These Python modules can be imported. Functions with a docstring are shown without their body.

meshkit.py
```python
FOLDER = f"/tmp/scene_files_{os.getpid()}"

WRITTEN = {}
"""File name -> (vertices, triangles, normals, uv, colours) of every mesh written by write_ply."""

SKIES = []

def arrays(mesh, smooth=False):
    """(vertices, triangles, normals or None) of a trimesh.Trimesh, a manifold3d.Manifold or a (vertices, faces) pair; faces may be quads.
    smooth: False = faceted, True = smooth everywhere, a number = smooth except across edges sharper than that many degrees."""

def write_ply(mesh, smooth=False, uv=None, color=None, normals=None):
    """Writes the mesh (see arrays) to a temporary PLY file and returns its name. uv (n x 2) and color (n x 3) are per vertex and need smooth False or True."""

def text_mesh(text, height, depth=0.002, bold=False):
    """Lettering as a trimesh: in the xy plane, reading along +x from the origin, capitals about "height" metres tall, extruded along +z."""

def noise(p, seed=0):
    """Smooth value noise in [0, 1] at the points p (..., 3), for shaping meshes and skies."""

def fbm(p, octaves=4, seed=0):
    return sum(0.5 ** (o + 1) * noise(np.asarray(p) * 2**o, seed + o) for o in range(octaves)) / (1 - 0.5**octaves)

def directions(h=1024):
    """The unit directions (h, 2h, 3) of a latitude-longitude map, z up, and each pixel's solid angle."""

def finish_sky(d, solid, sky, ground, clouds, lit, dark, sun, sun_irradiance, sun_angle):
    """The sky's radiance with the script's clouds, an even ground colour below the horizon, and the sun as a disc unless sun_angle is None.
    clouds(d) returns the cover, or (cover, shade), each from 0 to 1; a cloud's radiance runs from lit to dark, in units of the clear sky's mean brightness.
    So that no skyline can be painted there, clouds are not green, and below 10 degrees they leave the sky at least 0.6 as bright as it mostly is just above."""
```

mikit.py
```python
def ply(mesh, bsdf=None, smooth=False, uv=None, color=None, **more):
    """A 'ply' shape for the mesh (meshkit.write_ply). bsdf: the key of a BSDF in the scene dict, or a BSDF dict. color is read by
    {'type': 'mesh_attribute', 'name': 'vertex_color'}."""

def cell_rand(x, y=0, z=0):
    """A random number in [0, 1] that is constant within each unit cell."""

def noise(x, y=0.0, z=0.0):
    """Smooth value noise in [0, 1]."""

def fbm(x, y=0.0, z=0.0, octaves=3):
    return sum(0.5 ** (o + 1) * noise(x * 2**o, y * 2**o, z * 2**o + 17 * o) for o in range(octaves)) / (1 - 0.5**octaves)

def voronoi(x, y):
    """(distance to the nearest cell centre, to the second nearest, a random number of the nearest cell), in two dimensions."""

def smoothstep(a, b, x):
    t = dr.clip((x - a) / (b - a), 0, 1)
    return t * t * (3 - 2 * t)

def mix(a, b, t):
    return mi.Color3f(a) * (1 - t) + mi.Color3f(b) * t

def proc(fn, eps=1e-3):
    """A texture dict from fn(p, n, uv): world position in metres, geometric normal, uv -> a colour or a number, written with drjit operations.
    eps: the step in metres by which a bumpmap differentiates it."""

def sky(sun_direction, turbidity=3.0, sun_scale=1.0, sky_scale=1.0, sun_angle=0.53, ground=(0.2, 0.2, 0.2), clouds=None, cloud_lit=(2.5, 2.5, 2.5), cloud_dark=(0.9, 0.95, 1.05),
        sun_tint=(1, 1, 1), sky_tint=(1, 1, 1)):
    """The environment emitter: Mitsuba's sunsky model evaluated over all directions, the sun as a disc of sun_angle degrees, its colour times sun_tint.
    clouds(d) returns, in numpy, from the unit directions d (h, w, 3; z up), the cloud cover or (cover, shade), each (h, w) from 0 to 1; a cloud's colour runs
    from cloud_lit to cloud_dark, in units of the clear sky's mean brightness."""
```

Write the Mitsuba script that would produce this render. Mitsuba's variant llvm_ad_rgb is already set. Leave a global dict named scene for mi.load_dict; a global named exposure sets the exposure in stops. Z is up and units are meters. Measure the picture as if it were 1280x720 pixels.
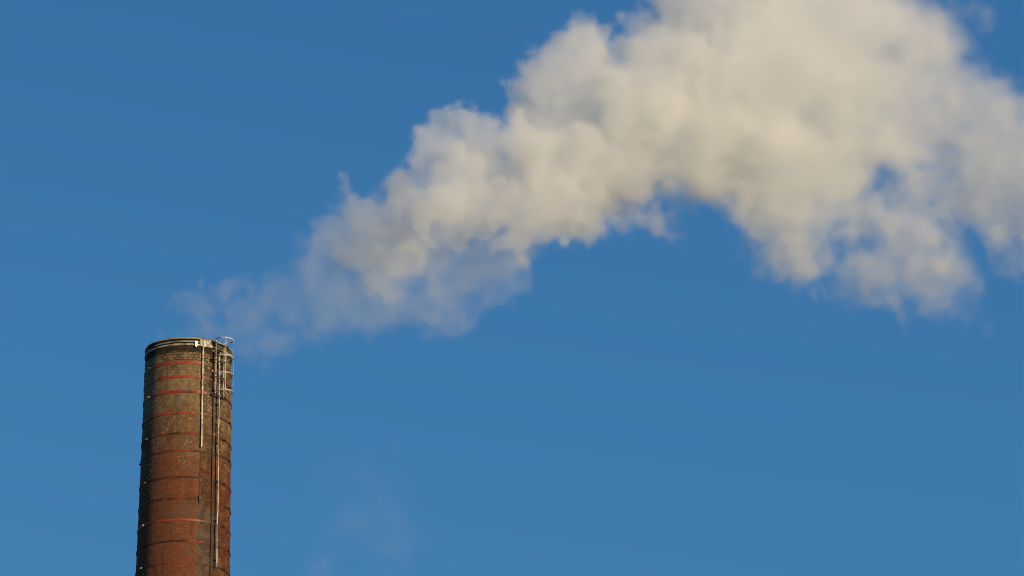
import math, numpy as np, trimesh, shapely, manifold3d, drjit as dr, mitsuba as mi, mikit
from scipy import ndimage, fft as sfft
from mikit import noise, fbm, smoothstep, mix, voronoi, cell_rand

T = mi.ScalarTransform4f
scene, labels = {}, {}

# ---------------------------------------------------------------- camera, sky, sun, exposure
PW, PH, F = 1280.0, 720.0, 5700.0            # the photograph's frame and the long lens' focal length, in its pixels
PITCH = math.radians(20.7)
CAM = np.array([0.0, 0.0, 1.7])
FWD = np.array([0.0, math.cos(PITCH), math.sin(PITCH)])
RIGHT = np.array([1.0, 0.0, 0.0])
UP = np.array([0.0, -math.sin(PITCH), math.cos(PITCH)])
scene['camera'] = dict(type='perspective', fov=2 * math.degrees(math.atan(PW / 2 / F)), fov_axis='x', near_clip=1.0, far_clip=9000.0,
                       to_world=T().look_at(origin=CAM.tolist(), target=(CAM + FWD * 100).tolist(), up=[0, 0, 1]))
SUN_AZ, SUN_EL = math.radians(43), math.radians(9)   # behind the camera, to its right, low in the winter sky
SUN = (math.sin(SUN_AZ) * math.cos(SUN_EL), -math.cos(SUN_AZ) * math.cos(SUN_EL), math.sin(SUN_EL))
scene['sky'] = mikit.sky(SUN, turbidity=3.0, ground=(0.08, 0.08, 0.07), sun_tint=(0.93, 1.20, 2.10), sky_tint=(0.25, 0.65, 1.17))
exposure = 2.3


def at(px, py, d):
    """The point seen at a pixel of the photograph, d metres along the view axis."""
    return CAM + d * (FWD + RIGHT * (px - PW / 2) / F - UP * (py - PH / 2) / F)


# ---------------------------------------------------------------- where the chimney stands
DIST = 170.0
TOP = at(236.0, 440.0, DIST)                 # centre of the chimney's mouth
XC, YC, ZT = map(float, TOP)
R0, TAPER = 1.60, 0.0142


def rad(z):
    return R0 + TAPER * (ZT - np.asarray(z, float))


def pol(phi, r, z):
    """A point by its bearing round the chimney (0 = towards the camera, + = to the right), radius and height."""
    return np.stack(np.broadcast_arrays(XC + r * np.sin(phi), YC - r * np.cos(phi), z), -1)


# ---------------------------------------------------------------- helpers
def tag(key, label, category=None, group=None, kind=None):
    labels[key] = {k: v for k, v in dict(label=label, category=category, group=group, kind=kind).items() if v}


def obj(key, mesh, bsdf, smooth=30, **kw):
    n, base = 0, key
    while key in scene:
        n += 1
        key = f'{base}_{n:03d}'
    scene[key] = mikit.ply(mesh, bsdf, smooth=smooth, **kw)
    return key


def lathe(profile, n=160, a0=0.0, a1=2 * math.pi):
    """A closed (r, z) profile turned about the chimney's axis; an arc of it gets end caps."""
    p = np.asarray(profile, float)
    full = abs(a1 - a0 - 2 * math.pi) < 1e-6
    ang = np.linspace(a0, a1, n + 1)[: n if full else n + 1]
    m, k = len(ang), len(p)
    v = np.concatenate([pol(a, p[:, 0], p[:, 1]) for a in ang])
    i, j = np.meshgrid(np.arange(m if full else m - 1), np.arange(k), indexing='ij')
    q = np.stack([i * k + j, ((i + 1) % m) * k + j, ((i + 1) % m) * k + (j + 1) % k, i * k + (j + 1) % k], -1).reshape(-1, 4)
    f = np.vstack([q[:, [0, 1, 2]], q[:, [0, 2, 3]]])
    if not full:
        cap = np.array([[0, t, t + 1] for t in range(1, k - 1)])
        f = np.vstack([f, cap, cap[:, ::-1] + (m - 1) * k])
    mesh = trimesh.Trimesh(v, f, process=False)
    mesh.fix_normals()
    return mesh


def tube(points, r, sides=10, caps=True):
    p = np.asarray(points, float)
    t = np.gradient(p, axis=0)
    t /= np.linalg.norm(t, axis=1, keepdims=True)
    ref = np.where(np.abs(t[:, 2:]) < 0.9, [0, 0, 1.0], [1.0, 0, 0])
    a = np.cross(t, ref)
    a /= np.linalg.norm(a, axis=1, keepdims=True)
    b = np.cross(t, a)
    g = np.arange(sides) * 2 * np.pi / sides
    v = (p[:, None] + r * (np.cos(g)[None, :, None] * a[:, None] + np.sin(g)[None, :, None] * b[:, None])).reshape(-1, 3)
    i, j = np.meshgrid(np.arange(len(p) - 1), np.arange(sides), indexing='ij')
    q = np.stack([i * sides + j, i * sides + (j + 1) % sides, (i + 1) * sides + (j + 1) % sides, (i + 1) * sides + j], -1).reshape(-1, 4)
    f = [q[:, [0, 1, 2]], q[:, [0, 2, 3]]]
    if caps:
        fan = np.array([[0, k + 1, k] for k in range(1, sides - 1)])
        f += [fan, fan[:, ::-1] + (len(p) - 1) * sides]
    mesh = trimesh.Trimesh(v, np.vstack(f), process=False)
    mesh.fix_normals()
    return mesh


def ribbon(points, side, out, w, t):
    """A flat bar along the points: w wide along 'side', t thick along 'out' (one vector each, or one per point)."""
    p = np.asarray(points, float)
    s, o = np.broadcast_to(side, p.shape) * w / 2, np.broadcast_to(out, p.shape) * t / 2
    v = np.stack([p - s - o, p + s - o, p + s + o, p - s + o], 1).reshape(-1, 3)
    i, j = np.meshgrid(np.arange(len(p) - 1), np.arange(4), indexing='ij')
    q = np.stack([i * 4 + j, i * 4 + (j + 1) % 4, (i + 1) * 4 + (j + 1) % 4, (i + 1) * 4 + j], -1).reshape(-1, 4)
    n = (len(p) - 1) * 4
    f = np.vstack([q[:, [0, 1, 2]], q[:, [0, 2, 3]], [[0, 2, 1], [0, 3, 2], [n, n + 1, n + 2], [n, n + 2, n + 3]]])
    mesh = trimesh.Trimesh(v, f, process=False)
    mesh.fix_normals()
    return mesh


def frame(phi):
    """(outward, sideways to the right, up) on the shaft at a bearing."""
    return np.array([math.sin(phi), -math.cos(phi), 0.0]), np.array([math.cos(phi), math.sin(phi), 0.0]), np.array([0, 0, 1.0])


def box_at(phi, r, z, w, d, h):
    o, s, u = frame(phi)
    m = np.eye(4)
    m[:3, 0], m[:3, 1], m[:3, 2], m[:3, 3] = s, -o, u, pol(phi, r, z)
    b = trimesh.creation.box((w, d, h))
    b.apply_transform(m)
    return b


cat = trimesh.util.concatenate

# ---------------------------------------------------------------- materials
def around(p):
    """(metres round the shaft from the camera's side, metres below the top)"""
    return dr.atan2(p.x - XC, -(p.y - YC)) * 1.65, ZT - p.z


def brick_colour(p, n, uv):
    s, d = around(p)
    q = fbm(s * 1.3, d * 0.9, 3.0, 4)
    q2 = fbm(s * 3.1 + 9, d * 2.3, 7.0, 3)
    dd = d + (q - 0.5) * 2.2                                   # weathering zones with ragged limits
    tan = mi.Color3f(0.215, 0.138, 0.076)
    ochre = mi.Color3f(0.15, 0.075, 0.034)
    red = mi.Color3f(0.152, 0.050, 0.022)
    c = mix(tan, ochre, smoothstep(2.4, 3.6, dd))
    c = mix(c, red, smoothstep(3.6, 5.6, dd))
    tone = smoothstep(0.9, 1.5, dd) * (1 - 0.7 * smoothstep(0.6, 0.75, s + (q2 - 0.5) * 0.4))
    c *= dr.lerp(0.5 + 0.8 * uv.x, 0.8 + 0.4 * uv.x, tone) * mix(mi.Color3f(1.25), mi.Color3f(1.0), smoothstep(1.0, 1.5, dd))                                    # each brick's own firing
    c = mix(c, mi.Color3f(0.09, 0.062, 0.036), smoothstep(0.52, 0.72, q2) * 0.65)            # grime
    st = noise(s * 7 + 3 + 0.5 * noise(d * 1.1, s * 2.0, 3.0), d * 0.8, 12.0) * fbm(s * 22, d * 1.6, 15.0, 3)                      # soot and rust washed down in streaks
    c = mix(c, mi.Color3f(0.045, 0.028, 0.018), smoothstep(0.34, 0.55, st) * 0.5)
    # grey-olive run of dirt down the right of the joint below the cable's end
    run = smoothstep(0.52, 0.58, s + (q2 - 0.5) * 0.12) * (1 - smoothstep(1.25, 1.35, s + (q2 - .5) * .3)) * smoothstep(6.0, 6.8, d + (q - 0.5) * 1.5)
    c = mix(c, mi.Color3f(0.085, 0.072, 0.055), run * (0.5 + 0.5 * smoothstep(0.3, 0.6, fbm(s * 6, d * 5, 1, 3))))
    c *= 1 - 0.45 * smoothstep(0.58, 0.72, s + (q2 - 0.5) * 0.5) * smoothstep(0.3, 0.55, fbm(s * 4, d * 3, 6.0, 3))      # dirtier beyond the metal strip
    # soot round the mouth and along the ladder
    soot = smoothstep(0.62, 0.52, d + (q2 - 0.5) * 0.16)
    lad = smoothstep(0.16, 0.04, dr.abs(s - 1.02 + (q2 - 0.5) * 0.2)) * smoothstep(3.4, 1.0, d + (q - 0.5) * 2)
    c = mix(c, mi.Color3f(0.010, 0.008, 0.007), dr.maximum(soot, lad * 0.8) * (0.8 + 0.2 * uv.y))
    # lime flecks washed out of the joints
    fl = noise(s * 38, d * 12, 4.0) * noise(s * 80 + 5, d * 30, 8.0)
    zone = smoothstep(0.46, 0.62, fbm(s * 1.7 + 31, d * 1.5, 2.0, 2)) * smoothstep(1.2, 2.6, d) * smoothstep(6.2, 4.6, d)
    c = mix(c, mi.Color3f(0.42, 0.34, 0.22), smoothstep(0.42, 0.58, fl) * (0.06 + 0.6 * zone))
    return c


def mortar_colour(p, n, uv):
    s, d = around(p)
    q = fbm(s * 2.2, d * 2.0, 5.0, 3)
    smear = smoothstep(0.8, 1.15, d + (q - 0.5) * 1.1) * (1 - 0.75 * smoothstep(0.62, 0.75, s + (q - 0.5) * 0.5) * smoothstep(2.8, 2.0, d))
    c = mix(mi.Color3f(0.035, 0.026, 0.018), mi.Color3f(0.15, 0.096, 0.052), smear)
    c = mix(c, mi.Color3f(0.12, 0.043, 0.02), smoothstep(3.6, 5.6, d + (q - 0.5) * 2))
    return c * (0.7 + 0.6 * fbm(s * 14, d * 30, 2.0, 2))


def hoop_colour(k, keep, paint):
    def fn(p, n, uv):
        s, d = around(p)
        q = fbm(s * 2.4 + 13 * k, d * 1.5 + k, 2.0 * k, 4)
        rust = smoothstep(keep - 0.13, keep + 0.13, q)
        rust = dr.maximum(rust, smoothstep(0.55, 0.75, s + (fbm(s * 5, d * 3, 9.0, 3) - 0.5) * 1.2) * 0.85)
        c = mix(mi.Color3f(*paint), mi.Color3f(0.045, 0.02, 0.011), rust)
        return c * (0.75 + 0.5 * fbm(s * 19, d * 22, 3.0, 2))
    return mikit.proc(fn)


def rough(c, r=0.8, spec=0.3):
    return {'type': 'principled', 'base_color': c if isinstance(c, dict) else {'type': 'rgb', 'value': list(c)}, 'roughness': r, 'specular': spec}


def metal_colour(base, dark, f, lim):
    def fn(p, n, uv):
        s, d = around(p)
        q = fbm(s * f, d * f * 0.8 + 5, 1.0, 4)
        return mix(mi.Color3f(*base), mi.Color3f(*dark), smoothstep(lim - 0.1, lim + 0.12, q))
    return mikit.proc(fn)


scene['brick'] = rough(mikit.proc(brick_colour), 0.85, 0.25)
scene['mortar'] = rough(mikit.proc(mortar_colour), 0.95, 0.15)
scene['hoop_red'] = rough(hoop_colour(1, 0.66, (0.29, 0.043, 0.016)), 0.55, 0.4)
scene['hoop_worn'] = rough(hoop_colour(2, 0.48, (0.19, 0.035, 0.015)), 0.7, 0.3)
scene['galvanised'] = {'type': 'principled', 'base_color': metal_colour((0.62, 0.58, 0.5), (0.3, 0.26, 0.2), 3.0, 0.6), 'roughness': 0.42, 'metallic': 0.7, 'specular': 0.5}
scene['zinc_paint'] = rough(metal_colour((0.45, 0.415, 0.35), (0.2, 0.15, 0.10), 5.0, 0.52), 0.5, 0.5)
scene['dull_zinc'] = rough(metal_colour((0.55, 0.5, 0.4), (0.16, 0.13, 0.085), 7.0, 0.54), 0.5, 0.5)
scene['cap_concrete'] = rough(metal_colour((0.30, 0.25, 0.17), (0.07, 0.055, 0.038), 2.6, 0.52), 0.8, 0.3)
scene['dark_steel'] = rough((0.02, 0.017, 0.015), 0.6, 0.4)
scene['soot'] = rough((0.015, 0.013, 0.011), 0.95, 0.1)
scene['earth'] = rough(mikit.proc(lambda p, n, uv: mix(mi.Color3f(0.05, 0.06, 0.03), mi.Color3f(0.10, 0.09, 0.06), fbm(p.x * 0.02, p.y * 0.02, 1.0, 4))), 0.95, 0.1)

# ---------------------------------------------------------------- ground
g = np.array([[-6000, -6000, 0], [6000, -6000, 0], [6000, 6000, 0], [-6000, 6000, 0]], float)
obj('ground', trimesh.Trimesh(g, [[0, 1, 2], [0, 2, 3]], process=False), 'earth', smooth=False)
tag('ground', 'flat open ground reaching to the horizon', kind='structure')

# ---------------------------------------------------------------- the chimney
CH = 'brick_chimney'
tag(CH, 'tall round sooty brick chimney with red steel hoops and a pale rim, steam above', 'chimney')
COURSE, NB, DEEP = 0.102, 60, 10.8          # bricks stand out one by one down to where the picture ends; below, the shaft is plain
zs0 = ZT - 0.36
joint = 0.011
core = [(rad(ZT - 0.30) - joint, ZT - 0.30), (rad(zs0 - DEEP) - joint, zs0 - DEEP), (rad(zs0 - DEEP) + 0.002, zs0 - DEEP - 0.002), (rad(0), -0.5),
        (rad(0) - 0.9, -0.5), (R0 - 0.34, ZT - 0.30)]
obj(CH + '__shaft', lathe(core, 200), 'mortar', smooth=40)
rng = np.random.default_rng(7)
rows = int(DEEP / COURSE)
V, Fc, UV = [], [], []
BOX = np.array([[-1, -1, -1], [1, -1, -1], [1, 1, -1], [-1, 1, -1], [-1, -1, 1], [1, -1, 1], [1, 1, 1], [-1, 1, 1]], float)
BF = np.array([[0, 1, 5], [0, 5, 4], [1, 2, 6], [1, 6, 5], [3, 0, 4], [3, 4, 7], [4, 5, 6], [4, 6, 7], [0, 3, 2], [0, 2, 1]])
for r in range(rows):
    z = zs0 - (r + 0.5) * COURSE
    ph = (np.arange(NB) + 0.5 * (r % 2)) * 2 * np.pi / NB + rng.normal(0, 0.002, NB)
    worn = rng.random(NB)
    out = rad(z) + rng.normal(0, 0.0025, NB) - np.where(worn > 0.97, 0.007, 0) - (0.006 if r >= 9 else 0)
    gap = 0.022 if r < 9 else 0.013                         # the upper joints are washed out
    hw = np.pi * rad(z) / NB - gap / 2 * rng.uniform(0.7, 1.3, NB)
    hh = COURSE / 2 - gap / 2 * rng.uniform(0.8, 1.2, NB)
    o = np.stack([np.sin(ph), -np.cos(ph), 0 * ph], -1)
    s = np.stack([np.cos(ph), np.sin(ph), 0 * ph], -1)
    c = np.stack([XC + out * np.sin(ph), YC - out * np.cos(ph), z + rng.normal(0, 0.0015, NB)], -1) - o * 0.03
    # local axes: x sideways, y inwards (so -y is the face), z up
    v = c[:, None] + BOX[None, :, :1] * (hw[:, None, None] * s[:, None]) - BOX[None, :, 1:2] * 0.03 * o[:, None] + BOX[None, :, 2:] * (hh[:, None, None] * np.array([0, 0, 1.0]))
    V.append(v.reshape(-1, 3))
    UV.append(np.repeat(np.stack([rng.random(NB), rng.random(NB)], -1), 8, 0))
n_b = rows * NB
Fc = (BF[None] + (np.arange(n_b) * 8)[:, None, None]).reshape(-1, 3)
scene[CH + '__brickwork'] = mikit.ply(trimesh.Trimesh(np.vstack(V), Fc, process=False), 'brick', smooth=False, uv=np.vstack(UV))
tag(CH + '__brickwork', 'weathered tan and red brown bricks in even courses', kind='stuff')

# the rim: slab, recess, band, recess, bright metal band
def ring(z0, z1, over, inner=0.34, bevel=0.008):
    a, b = ZT - z0, ZT - z1
    ro, ri = R0 + over, R0 - inner
    return [(ri, a), (ro - bevel, a), (ro, a - bevel), (ro, b + bevel), (ro - bevel, b), (ri, b)]


obj(CH + '__rim_slab', lathe(ring(0.0, 0.06, 0.03)), 'cap_concrete')
obj(CH + '__rim_recess', lathe(ring(0.06, 0.13, 0.0)), 'soot')
obj(CH + '__rim_band', lathe(ring(0.13, 0.19, 0.022)), 'cap_concrete')
obj(CH + '__rim_recess', lathe(ring(0.19, 0.24, 0.0)), 'soot')
obj(CH + '__rim_band', lathe(ring(0.24, 0.31, 0.04, bevel=0.02)), 'zinc_paint')
tag(CH + '__rim_band_001', 'bright pale metal band round the rim')
obj(CH + '__flue_lining', lathe([(R0 - 0.345, ZT - 0.01), (R0 - 0.36, ZT - 0.01), (R0 - 0.36, ZT - 8), (R0 - 0.345, ZT - 8)]), 'soot')
obj(CH + '__flashing_patch', lathe([(R0 + 0.034, ZT - 0.07), (R0 + 0.042, ZT - 0.07), (R0 + 0.054, ZT - 0.33), (R0 + 0.044, ZT - 0.33)], 14, 0.33, 0.62), 'dull_zinc')
tag(CH + '__flashing_patch', 'pale metal patch on the rim beside the ladder')
obj(CH + '__rim_clamp', cat([box_at(0.235, R0 + 0.06, ZT - 0.26, 0.10, 0.08, 0.20), box_at(0.235, R0 + 0.08, ZT - 0.36, 0.05, 0.06, 0.09)]), 'galvanised')

HOOP_Y = [452.5, 470.5, 489, 515.5, 541.5, 563, 596, 622.5, 649.5, 676, 703]     # heights of the hoops, read off the photograph's middle
RED = {0: 1, 1: 1, 2: 1, 3: 1, 8: 1}
def z_of(y):
    """Height of the shaft's nearest face that the photograph shows at row y above the axis."""
    z = ZT
    for _ in range(6):
        p = np.array([XC, YC - rad(z), 0]) - CAM
        tan = math.tan(PITCH - math.atan((y - PH / 2) / F))
        z = CAM[2] + p[1] * tan
    return z


def clamp(phi, z, r):
    o, s, u = frame(phi)
    ears = [box_at(phi + sg * 0.014, r + 0.03, z, 0.010, 0.055, 0.05) for sg in (-1, 1)]
    c = pol(phi, r + 0.038, z)
    bolt = tube(np.stack([c - s * 0.08, c + s * 0.08]), 0.011, 8)
    nuts = [tube(np.stack([c + s * a, c + s * (a + 0.025)]), 0.021, 6) for a in (-0.06, 0.035)]
    return cat(ears + [bolt] + nuts)


for i, y in enumerate(HOOP_Y):
    z = z_of(y)
    hh = 0.058 if i < 3 else 0.048 if i == 3 else 0.04
    r = rad(z)
    m = 'hoop_red' if i in RED else 'hoop_worn'
    k = obj(CH + '__hoop', lathe([(r + 0.004, z + hh), (r + 0.016, z + hh), (r + 0.018, z + hh - 0.004), (r + 0.018, z - hh + 0.004), (r + 0.016, z - hh), (r + 0.004, z - hh)], 180), m)
    for phi in ((-0.97, 1.05) if i % 2 == 0 else (-1.55, 1.3) if i == 5 else (1.3,)):
        obj(k + '__clamp', clamp(phi, z, r + 0.016), 'dull_zinc' if phi < 0 else m, smooth=25)

# ---------------------------------------------------------------- ladder with a cage at the mouth
LA = 'caged_ladder'
tag(LA, 'pale steel ladder with round cage hoops reaching over the right of the chimney rim', 'ladder')
PHI = math.radians(45)
o, s, u = frame(PHI)
base = lambda z, out, side: pol(PHI, rad(z) + out, z) + s * side
zb, ztop = ZT - 2.2, ZT - 0.03
for sg, zlow in ((-1, zb + 0.08), (1, zb)):
    obj(LA + '__rail', ribbon([base(zlow, 0.16, 0.192 * sg), base(ZT - 0.8, 0.16, 0.192 * sg), base(ztop - (0.18 if sg > 0 else 0), 0.16, 0.192 * sg)], s, o, 0.042, 0.03), 'zinc_paint', smooth=False)
for k in range(7):
    z = ZT - 0.28 - k * 0.28
    obj(LA + '__rung', tube([base(z, 0.16, -0.18), base(z, 0.16, 0.18)], 0.014, 8), 'dark_steel')
for z in (ZT - 0.42, ZT - 1.2, ZT - 2.1):
    for sg in (-1, 1):
        obj(LA + '__bracket', cat([ribbon([base(z, 0.0, 0.192 * sg), base(z, 0.17, 0.192 * sg)], s, u, 0.02, 0.06), box_at(PHI + 0.192 * sg / 1.65, rad(z) + 0.02, z, 0.08, 0.02, 0.08)]), 'dull_zinc', smooth=False)
CR, CO = 0.33, 0.40                                           # cage radius, its centre out from the wall
def cage_pt(a, z, r=CR):
    """a: 0 = straight out from the wall, - = towards the camera's left"""
    return pol(PHI, rad(z) + CO, z) + r * (o * math.cos(a) + s * math.sin(a))


for z in (ztop - 0.02, ZT - 0.73, ZT - 1.41, ZT - 2.09):
    arc = np.linspace(-2.35, 2.35, 29)
    pts = [cage_pt(a, z) for a in arc]
    pts = [base(z, 0.19, -0.192)] + pts + [base(z, 0.19, 0.192)]
    nrm = [o * math.cos(a) + s * math.sin(a) for a in arc]
    obj(LA + '__cage_hoop', ribbon(pts, u, np.array([nrm[0]] + nrm + [nrm[-1]]), 0.04, 0.012), 'zinc_paint', smooth=40)
for a in (-0.55, 0.80):
    n = o * math.cos(a) + s * math.sin(a)
    t = -o * math.sin(a) + s * math.cos(a)
    obj(LA + '__cage_bar', ribbon([cage_pt(a, ZT - 2.10, CR + 0.014), cage_pt(a, ztop, CR + 0.014)], t, n, 0.03, 0.012), 'zinc_paint', smooth=False)

# ---------------------------------------------------------------- rail, conductor, cable
RA = 'safety_rail'
tag(RA, 'long thin pale steel rail running down the chimney below the caged ladder', 'rail')
zl = z_of(697) - 0.25
obj(RA + '__pole', tube([base(z, 0.14 + 0.01 * math.sin(z * 1.9), 0.010 * math.sin(z * 1.3 + 1) + 0.006 * math.sin(z * 3.7)) for z in np.linspace(ZT - 0.5, zl, 40)], 0.028, 10), 'zinc_paint')
for z in np.linspace(ZT - 1.0, zl + 0.3, 6):
    obj(RA + '__bracket', cat([ribbon([base(z, 0.0, 0.0), base(z, 0.14, 0.0)], s, u, 0.03, 0.05), box_at(PHI, rad(z) + 0.012, z, 0.14, 0.02, 0.08)]), 'dark_steel', smooth=False)

LC = 'lightning_conductor'
tag(LC, 'narrow pale metal strip down the chimney face left of the ladder', 'lightning conductor')
P2 = math.radians(22.8)
o2, s2, u2 = frame(P2)
zc = z_of(557) - 0.03
zz = np.linspace(ZT - 0.05, zc, 16)
obj(LC + '__strip', ribbon([pol(P2 + 0.004 * math.sin(z * 1.6), rad(z) + 0.085 + 0.008 * math.sin(z * 2.3), z) for z in zz], s2, o2, 0.048, 0.012), 'zinc_paint', smooth=False)
zz = np.linspace(zc, z_of(622), 12)
obj(LC + '__wire', tube([pol(P2, rad(z) + 0.03, z) for z in zz], 0.006, 6), 'cap_concrete')
for z in np.linspace(ZT - 0.7, zc + 0.2, 5):
    obj(LC + '__clip', box_at(P2, rad(z) + 0.045, z, 0.03, 0.09, 0.04), 'dark_steel', smooth=False)
obj(LC + '__joint_box', cat([box_at(P2, rad(z_of(622)) + 0.04, z_of(622), 0.10, 0.07, 0.20), box_at(P2, rad(z_of(622)) + 0.04, z_of(622) - 0.13, 0.05, 0.04, 0.10)]), 'dark_steel', smooth=False)

P3 = math.radians(39.0)
obj('black_cable', tube([pol(P3 + 0.004 * math.sin(z * 1.7), rad(z) + 0.035, z) for z in np.linspace(ZT - 1.9, 0.0, 120)], 0.022, 8), 'dark_steel')
tag('black_cable', 'black cable running down the brickwork just left of the long rail', 'cable')

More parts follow.
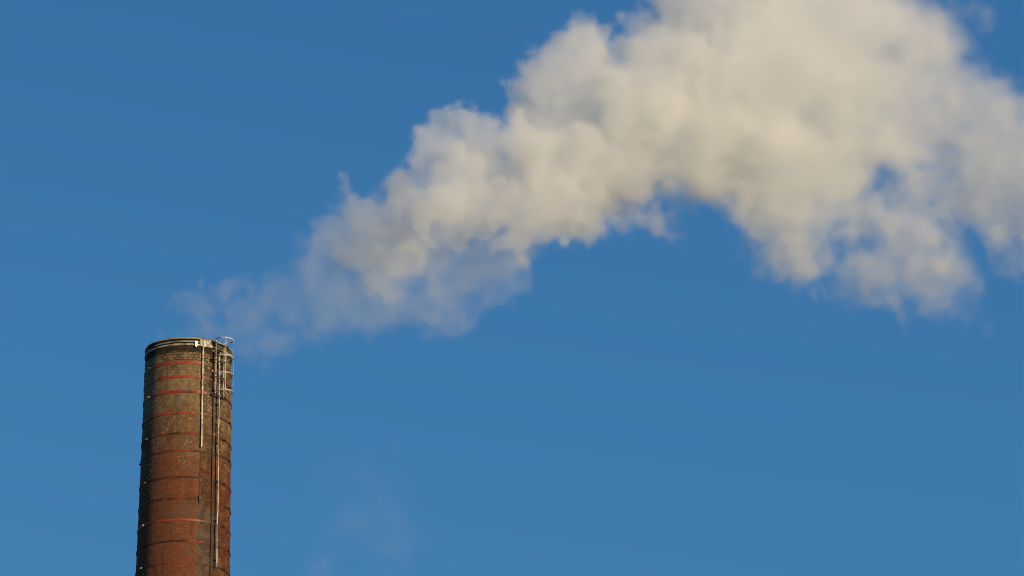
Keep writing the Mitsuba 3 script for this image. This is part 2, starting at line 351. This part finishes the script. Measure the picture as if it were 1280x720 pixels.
# ---------------------------------------------------------------- steam: puffs packed into outlines, roughened by noise, as a cloud of droplets
def steam(key, layers, voxel, depth_m, seed, drift, density, flat=0.6):
    """layers: (outline in the photograph's pixels, falls-off width in m and noise in m at left and right, droplets per metre at left and right)"""
    rng = np.random.default_rng(seed)
    allp = np.vstack([np.asarray(l['outline'], float) for l in layers])
    cell = 3.0
    gx, gy = np.arange(allp[:, 0].min() - 12, allp[:, 0].max() + 12, cell), np.arange(allp[:, 1].min() - 12, allp[:, 1].max() + 12, cell)
    PX, PY = np.meshgrid(gx, gy)

    def world(px, py, dz):
        y = YC + drift(px) + dz
        d = (y - CAM[1]) / (FWD[1] - UP[1] * (py - PH / 2) / F)
        return at(px, py, d), d / F

    puffs = []                                                # centre, radius, layer
    for li, l in enumerate(layers):
        inside = shapely.contains_xy(shapely.Polygon(l['outline']), PX, PY)
        dt = ndimage.distance_transform_edt(inside) * cell
        todo, big = dt.copy(), []
        while True:
            k = np.unravel_index(np.argmax(todo), dt.shape)
            r = todo[k]
            if r < l.get('least', 9):
                break
            px, py = PX[k], PY[k]
            host = [b for b in big if math.hypot(px - b[0], py - b[1]) < b[2]]
            dz = 0.0
            if host:
                b = max(host, key=lambda b: b[2])
                _, sc_ = world(px, py, 0)
                dz = b[3] + rng.choice([-1, 1]) * math.sqrt(max(b[2] ** 2 - (px - b[0]) ** 2 - (py - b[1]) ** 2, 0)) * sc_ * rng.uniform(0, 0.9) * flat
            dz = float(np.clip(dz, -depth_m, depth_m))
            big.append((px, py, r, dz))
            c, sc_ = world(px, py, dz)
            puffs.append((c, r * sc_, li))
            todo[(PX - px) ** 2 + (PY - py) ** 2 < (l.get('pack', 0.72) * r) ** 2] = 0
        for px, py, r, dz in [b for b in big if b[2] > 22]:    # smaller puffs bulging out of the large ones, all round
            for _ in range(int(l.get('bulge', 26))):
                v = rng.normal(size=3)
                v /= np.linalg.norm(v)
                q = rng.uniform(0.22, 0.42) * r
                qx, qy = px + v[0] * (r - 0.35 * q), py + v[1] * (r - 0.35 * q)
                i, j = np.clip(int((qy - gy[0]) / cell), 0, len(gy) - 1), np.clip(int((qx - gx[0]) / cell), 0, len(gx) - 1)
                if dt[i, j] > 0.8 * q:
                    _, sc_ = world(px, py, dz)
                    c, sc_ = world(qx, qy, dz + v[2] * (r - 0.35 * q) * sc_ * flat)
                    puffs.append((c, q * sc_, li))
    C, R, L = np.array([p[0] for p in puffs]), np.array([p[1] for p in puffs]), np.array([p[2] for p in puffs])
    R3 = R[:, None] * np.array([1, flat, 1])                    # the wind has drawn the plume out: less deep than tall
    lo, hi = (C - R3).min(0) - 1.0, (C + R3).max(0) + 1.0
    n = np.ceil((hi - lo) / voxel).astype(int)
    hi = lo + n * voxel
    ax = [lo[k] + (np.arange(n[k]) + 0.5) * voxel for k in range(3)]
    # noise by octaves, as random fields filtered to a band
    sh = tuple(int(sfft.next_fast_len(int(v), real=True)) for v in n)
    fr = [np.fft.fftfreq(sh[0], voxel)[:, None, None], np.fft.fftfreq(sh[1], voxel)[None, :, None], np.fft.rfftfreq(sh[2], voxel)[None, None, :]]
    k2 = (fr[0] ** 2 + fr[1] ** 2 + fr[2] ** 2).astype(np.float32)
    kk = np.log2(np.sqrt(k2) + 1e-6)

    def band(wave):
        w = sfft.rfftn(rng.standard_normal(sh, dtype=np.float32), workers=4)
        w *= np.exp(-((kk + math.log2(wave)) / 0.55) ** 2)
        f = sfft.irfftn(w, sh, workers=4)[:n[0], :n[1], :n[2]]
        return (f / f.std()).astype(np.float32)

    warp = [band(3.2) * 0.26 + band(1.1) * 0.12 for _ in range(3)]
    waves = (3.0, 1.5, 0.75, 0.42)
    bill = sum(a * (np.abs(band(w)) - 0.8) for a, w in zip((0.38, 0.38, 0.32, 0.17), waves))      # rounded bulges with creases between
    soft = sum(a * band(w) for a, w in zip((0.5, 0.35, 0.22), (2.6, 1.2, 0.6)))
    idx = np.stack(np.meshgrid(*[np.arange(v, dtype=np.float32) for v in n], indexing='ij'))
    for k in range(3):
        idx[k] += warp[k] / voxel
    total = np.zeros(n, np.float32)
    x01 = None
    for li, l in enumerate(layers):
        s = np.full(n, -1.2, np.float32)
        for c, r in zip(C[L == li], R[L == li]):
            a = [max(0, int((c[k] - (r + 1.2) * (flat if k == 1 else 1) - lo[k]) / voxel)) for k in range(3)]
            b = [min(n[k], int((c[k] + (r + 1.2) * (flat if k == 1 else 1) - lo[k]) / voxel) + 2) for k in range(3)]
            d2 = (ax[0][a[0]:b[0], None, None] - c[0]) ** 2 + ((ax[1][None, a[1]:b[1], None] - c[1]) / flat) ** 2 + (ax[2][None, None, a[2]:b[2]] - c[2]) ** 2
            view = s[a[0]:b[0], a[1]:b[1], a[2]:b[2]]
            np.maximum(view, r - np.sqrt(d2), out=view)
        s = ndimage.map_coordinates(s, idx * 1.0, order=1, mode='nearest', prefilter=False) if l.get('warp', 1) else s
        px = PW / 2 + (ax[0] - CAM[0]) / (DIST / F)            # metres across the sky, told in the photograph's columns
        g = lambda name: np.interp(px, l['x'], l[name]).astype(np.float32)[:, None, None]
        near = np.clip((s + 1.0) / 0.6, 0, 1)                  # no droplets away from the puffs
        s = s + l.get('grow', 0.0) + g('rough') * bill + g('loose') * soft
        t = np.clip(s / g('edge'), 0, 1)
        dens = t * t * (3 - 2 * t) * g('rho') * np.clip(1 + l.get('streak', 0.0) * soft, 0.05, 3) * near
        total = np.maximum(total, dens)
    # nothing at the grid's own faces
    for k in range(3):
        e = np.clip(np.minimum(np.arange(n[k]), n[k] - 1 - np.arange(n[k])) / 6.0, 0, 1).astype(np.float32)
        total *= e.reshape([-1 if q == k else 1 for q in range(3)])
    # the skin round the droplets: the level set of the widened field
    step = max(1, int(round(0.5 / voxel)))
    wide = (ndimage.maximum_filter(total, step + 1)[::step, ::step, ::step] > 0.004).astype(np.float32)
    wide = ndimage.gaussian_filter(ndimage.maximum_filter(wide, 3), 1.25)
    gl, m = step * voxel, np.array(wide.shape)
    wp = np.pad(wide, 2)

    def field(x, y, z):
        u = ((x - ax[0][0]) / gl + 2, (y - ax[1][0]) / gl + 2, (z - ax[2][0]) / gl + 2)
        i = [min(max(int(v), 0), wp.shape[k] - 2) for k, v in enumerate(u)]
        f = [min(max(v - a, 0.0), 1.0) for v, a in zip(u, i)]
        b = wp[i[0]:i[0] + 2, i[1]:i[1] + 2, i[2]:i[2] + 2]
        b = b[0] * (1 - f[0]) + b[1] * f[0]
        b = b[0] * (1 - f[1]) + b[1] * f[1]
        return float(b[0] * (1 - f[2]) + b[1] * f[2]) - 0.16

    skin = manifold3d.Manifold.level_set(field, [*(ax[k][0] - 1.5 * gl for k in range(3)), *(ax[k][0] + (m[k] + 0.5) * gl for k in range(3))], gl * 0.95)
    skin = manifold3d.Manifold.compose([p for p in skin.decompose() if p.volume() > 20.0])      # no stray crumbs
    grid = mi.VolumeGrid(np.ascontiguousarray(total.transpose(2, 1, 0))[..., None])
    tw = T().translate(lo.tolist()).scale((hi - lo).tolist())
    scene[key + '_droplets'] = {'type': 'heterogeneous', 'albedo': {'type': 'rgb', 'value': [0.995, 0.995, 0.995]}, 'scale': density,
                                'sigma_t': {'type': 'gridvolume', 'grid': grid, 'to_world': tw, 'wrap_mode': 'clamp'},
                                'phase': {'type': 'isotropic'}}
    scene['clear'] = {'type': 'null'}
    scene[key] = mikit.ply(skin, 'clear', smooth=False, interior={'type': 'ref', 'id': key + '_droplets'})


BODY = [(380, 322), (386, 288), (402, 262), (440, 240), (470, 237), (500, 226), (508, 195), (520, 178), (540, 158), (560, 148), (580, 152), (600, 157), (625, 150), (650, 134), (652, 104), (665, 76),
        (680, 60), (704, 41), (735, 30), (755, 38), (770, 52), (783, 40), (790, 22), (810, 5), (840, -40), (900, -80), (1000, -105), (1100, -75), (1150, -25), (1190, 2), (1225, 20), (1241, 42),
        (1236, 62), (1224, 74), (1245, 92), (1285, 100), (1380, 80), (1450, 110), (1450, 400), (1400, 405), (1330, 378), (1285, 350), (1250, 325), (1215, 305), (1188, 288), (1155, 278), (1135, 245), (1120, 222),
        (1106, 230), (1092, 262), (1074, 286), (1062, 305), (1050, 338), (1035, 375), (1015, 384), (985, 366), (960, 349), (935, 324), (925, 290),
        (912, 268), (888, 264), (874, 266), (862, 248), (846, 240), (846, 262), (858, 280), (850, 298), (820, 292), (795, 284), (740, 286), (715, 290), (690, 288), (662, 320), (649, 322), (627, 302),
        (595, 295), (564, 315), (529, 329), (524, 351), (498, 365), (478, 373), (462, 347), (440, 340), (405, 345)]
FRINGE = [(1030, 360), (1050, 300), (1075, 240), (1115, 190), (1160, 220), (1200, 275), (1235, 310), (1215, 325), (1205, 345), (1218, 372), (1197, 398), (1165, 394), (1130, 380), (1100, 360), (1070, 362)]
VEIL = [(330, 340), (370, 316), (420, 298), (470, 300), (530, 290), (600, 260), (695, 270), (672, 324), (645, 366), (606, 390), (565, 410), (505, 408), (456, 431), (405, 430), (350, 432), (322, 400)]
WISP = [(213, 424), (218, 392), (232, 372), (262, 366), (300, 345), (345, 328), (392, 290), (430, 320), (420, 400), (372, 430), (330, 458), (296, 448), (288, 428), (262, 440), (225, 440)]
steam('steam_plume', [
    dict(outline=BODY, x=[380, 480, 560, 660, 900, 1100, 1300], edge=[0.35, 0.28, 0.3, 0.45, 0.9, 1.2, 1.4], rough=[0.28, 0.34, 0.4, 0.45, 0.5, 0.5, 0.5], loose=[0.12, 0.1, 0.08, 0.08, 0.12, 0.2, 0.25],
         rho=[0.4, 0.8, 1.05, 1.1, 0.85, 0.6, 0.45], grow=0.2, streak=0.3),
    dict(outline=FRINGE, x=[1040, 1230], edge=[1.7, 1.8], rough=[0.4, 0.4], loose=[0.4, 0.45], rho=[0.62, 0.55], streak=0.4, grow=0.72, bulge=6),
    dict(outline=VEIL, x=[320, 420, 560, 680], edge=[0.9, 0.7, 0.55, 0.5], rough=[0.28, 0.24, 0.2, 0.15], loose=[0.35, 0.22, 0.15, 0.1], rho=[0.09, 0.17, 0.25, 0.28], streak=0.75, grow=0.22, bulge=0, pack=0.45),
    dict(outline=WISP, x=[213, 300, 420], edge=[0.5, 0.7, 0.9], rough=[0.2, 0.3, 0.3], loose=[0.35, 0.4, 0.4], rho=[0.25, 0.16, 0.13], streak=0.9, grow=0.1),
], voxel=0.1, depth_m=2.5, seed=11, drift=lambda px: max(0.0, (px - 236) * 0.03 * 0.12), density=0.7)
tag('steam_plume', 'large billowing cream white steam plume drifting from the chimney mouth to the upper right', 'steam')
steam('steam_wisp', [
    dict(outline=[(385, 745), (392, 660), (408, 590), (438, 552), (475, 552), (495, 596), (528, 620), (540, 660), (515, 700), (490, 745)], x=[385, 540], edge=[1.4, 1.4], rough=[0.3, 0.3], loose=[0.5, 0.5], rho=[0.042, 0.036], streak=0.6, bulge=6),
], voxel=0.2, depth_m=1.0, seed=5, drift=lambda px: -5.0, density=1.0)
tag('steam_wisp', 'faint thin wisp of steam low in the sky, right of the chimney', 'steam')
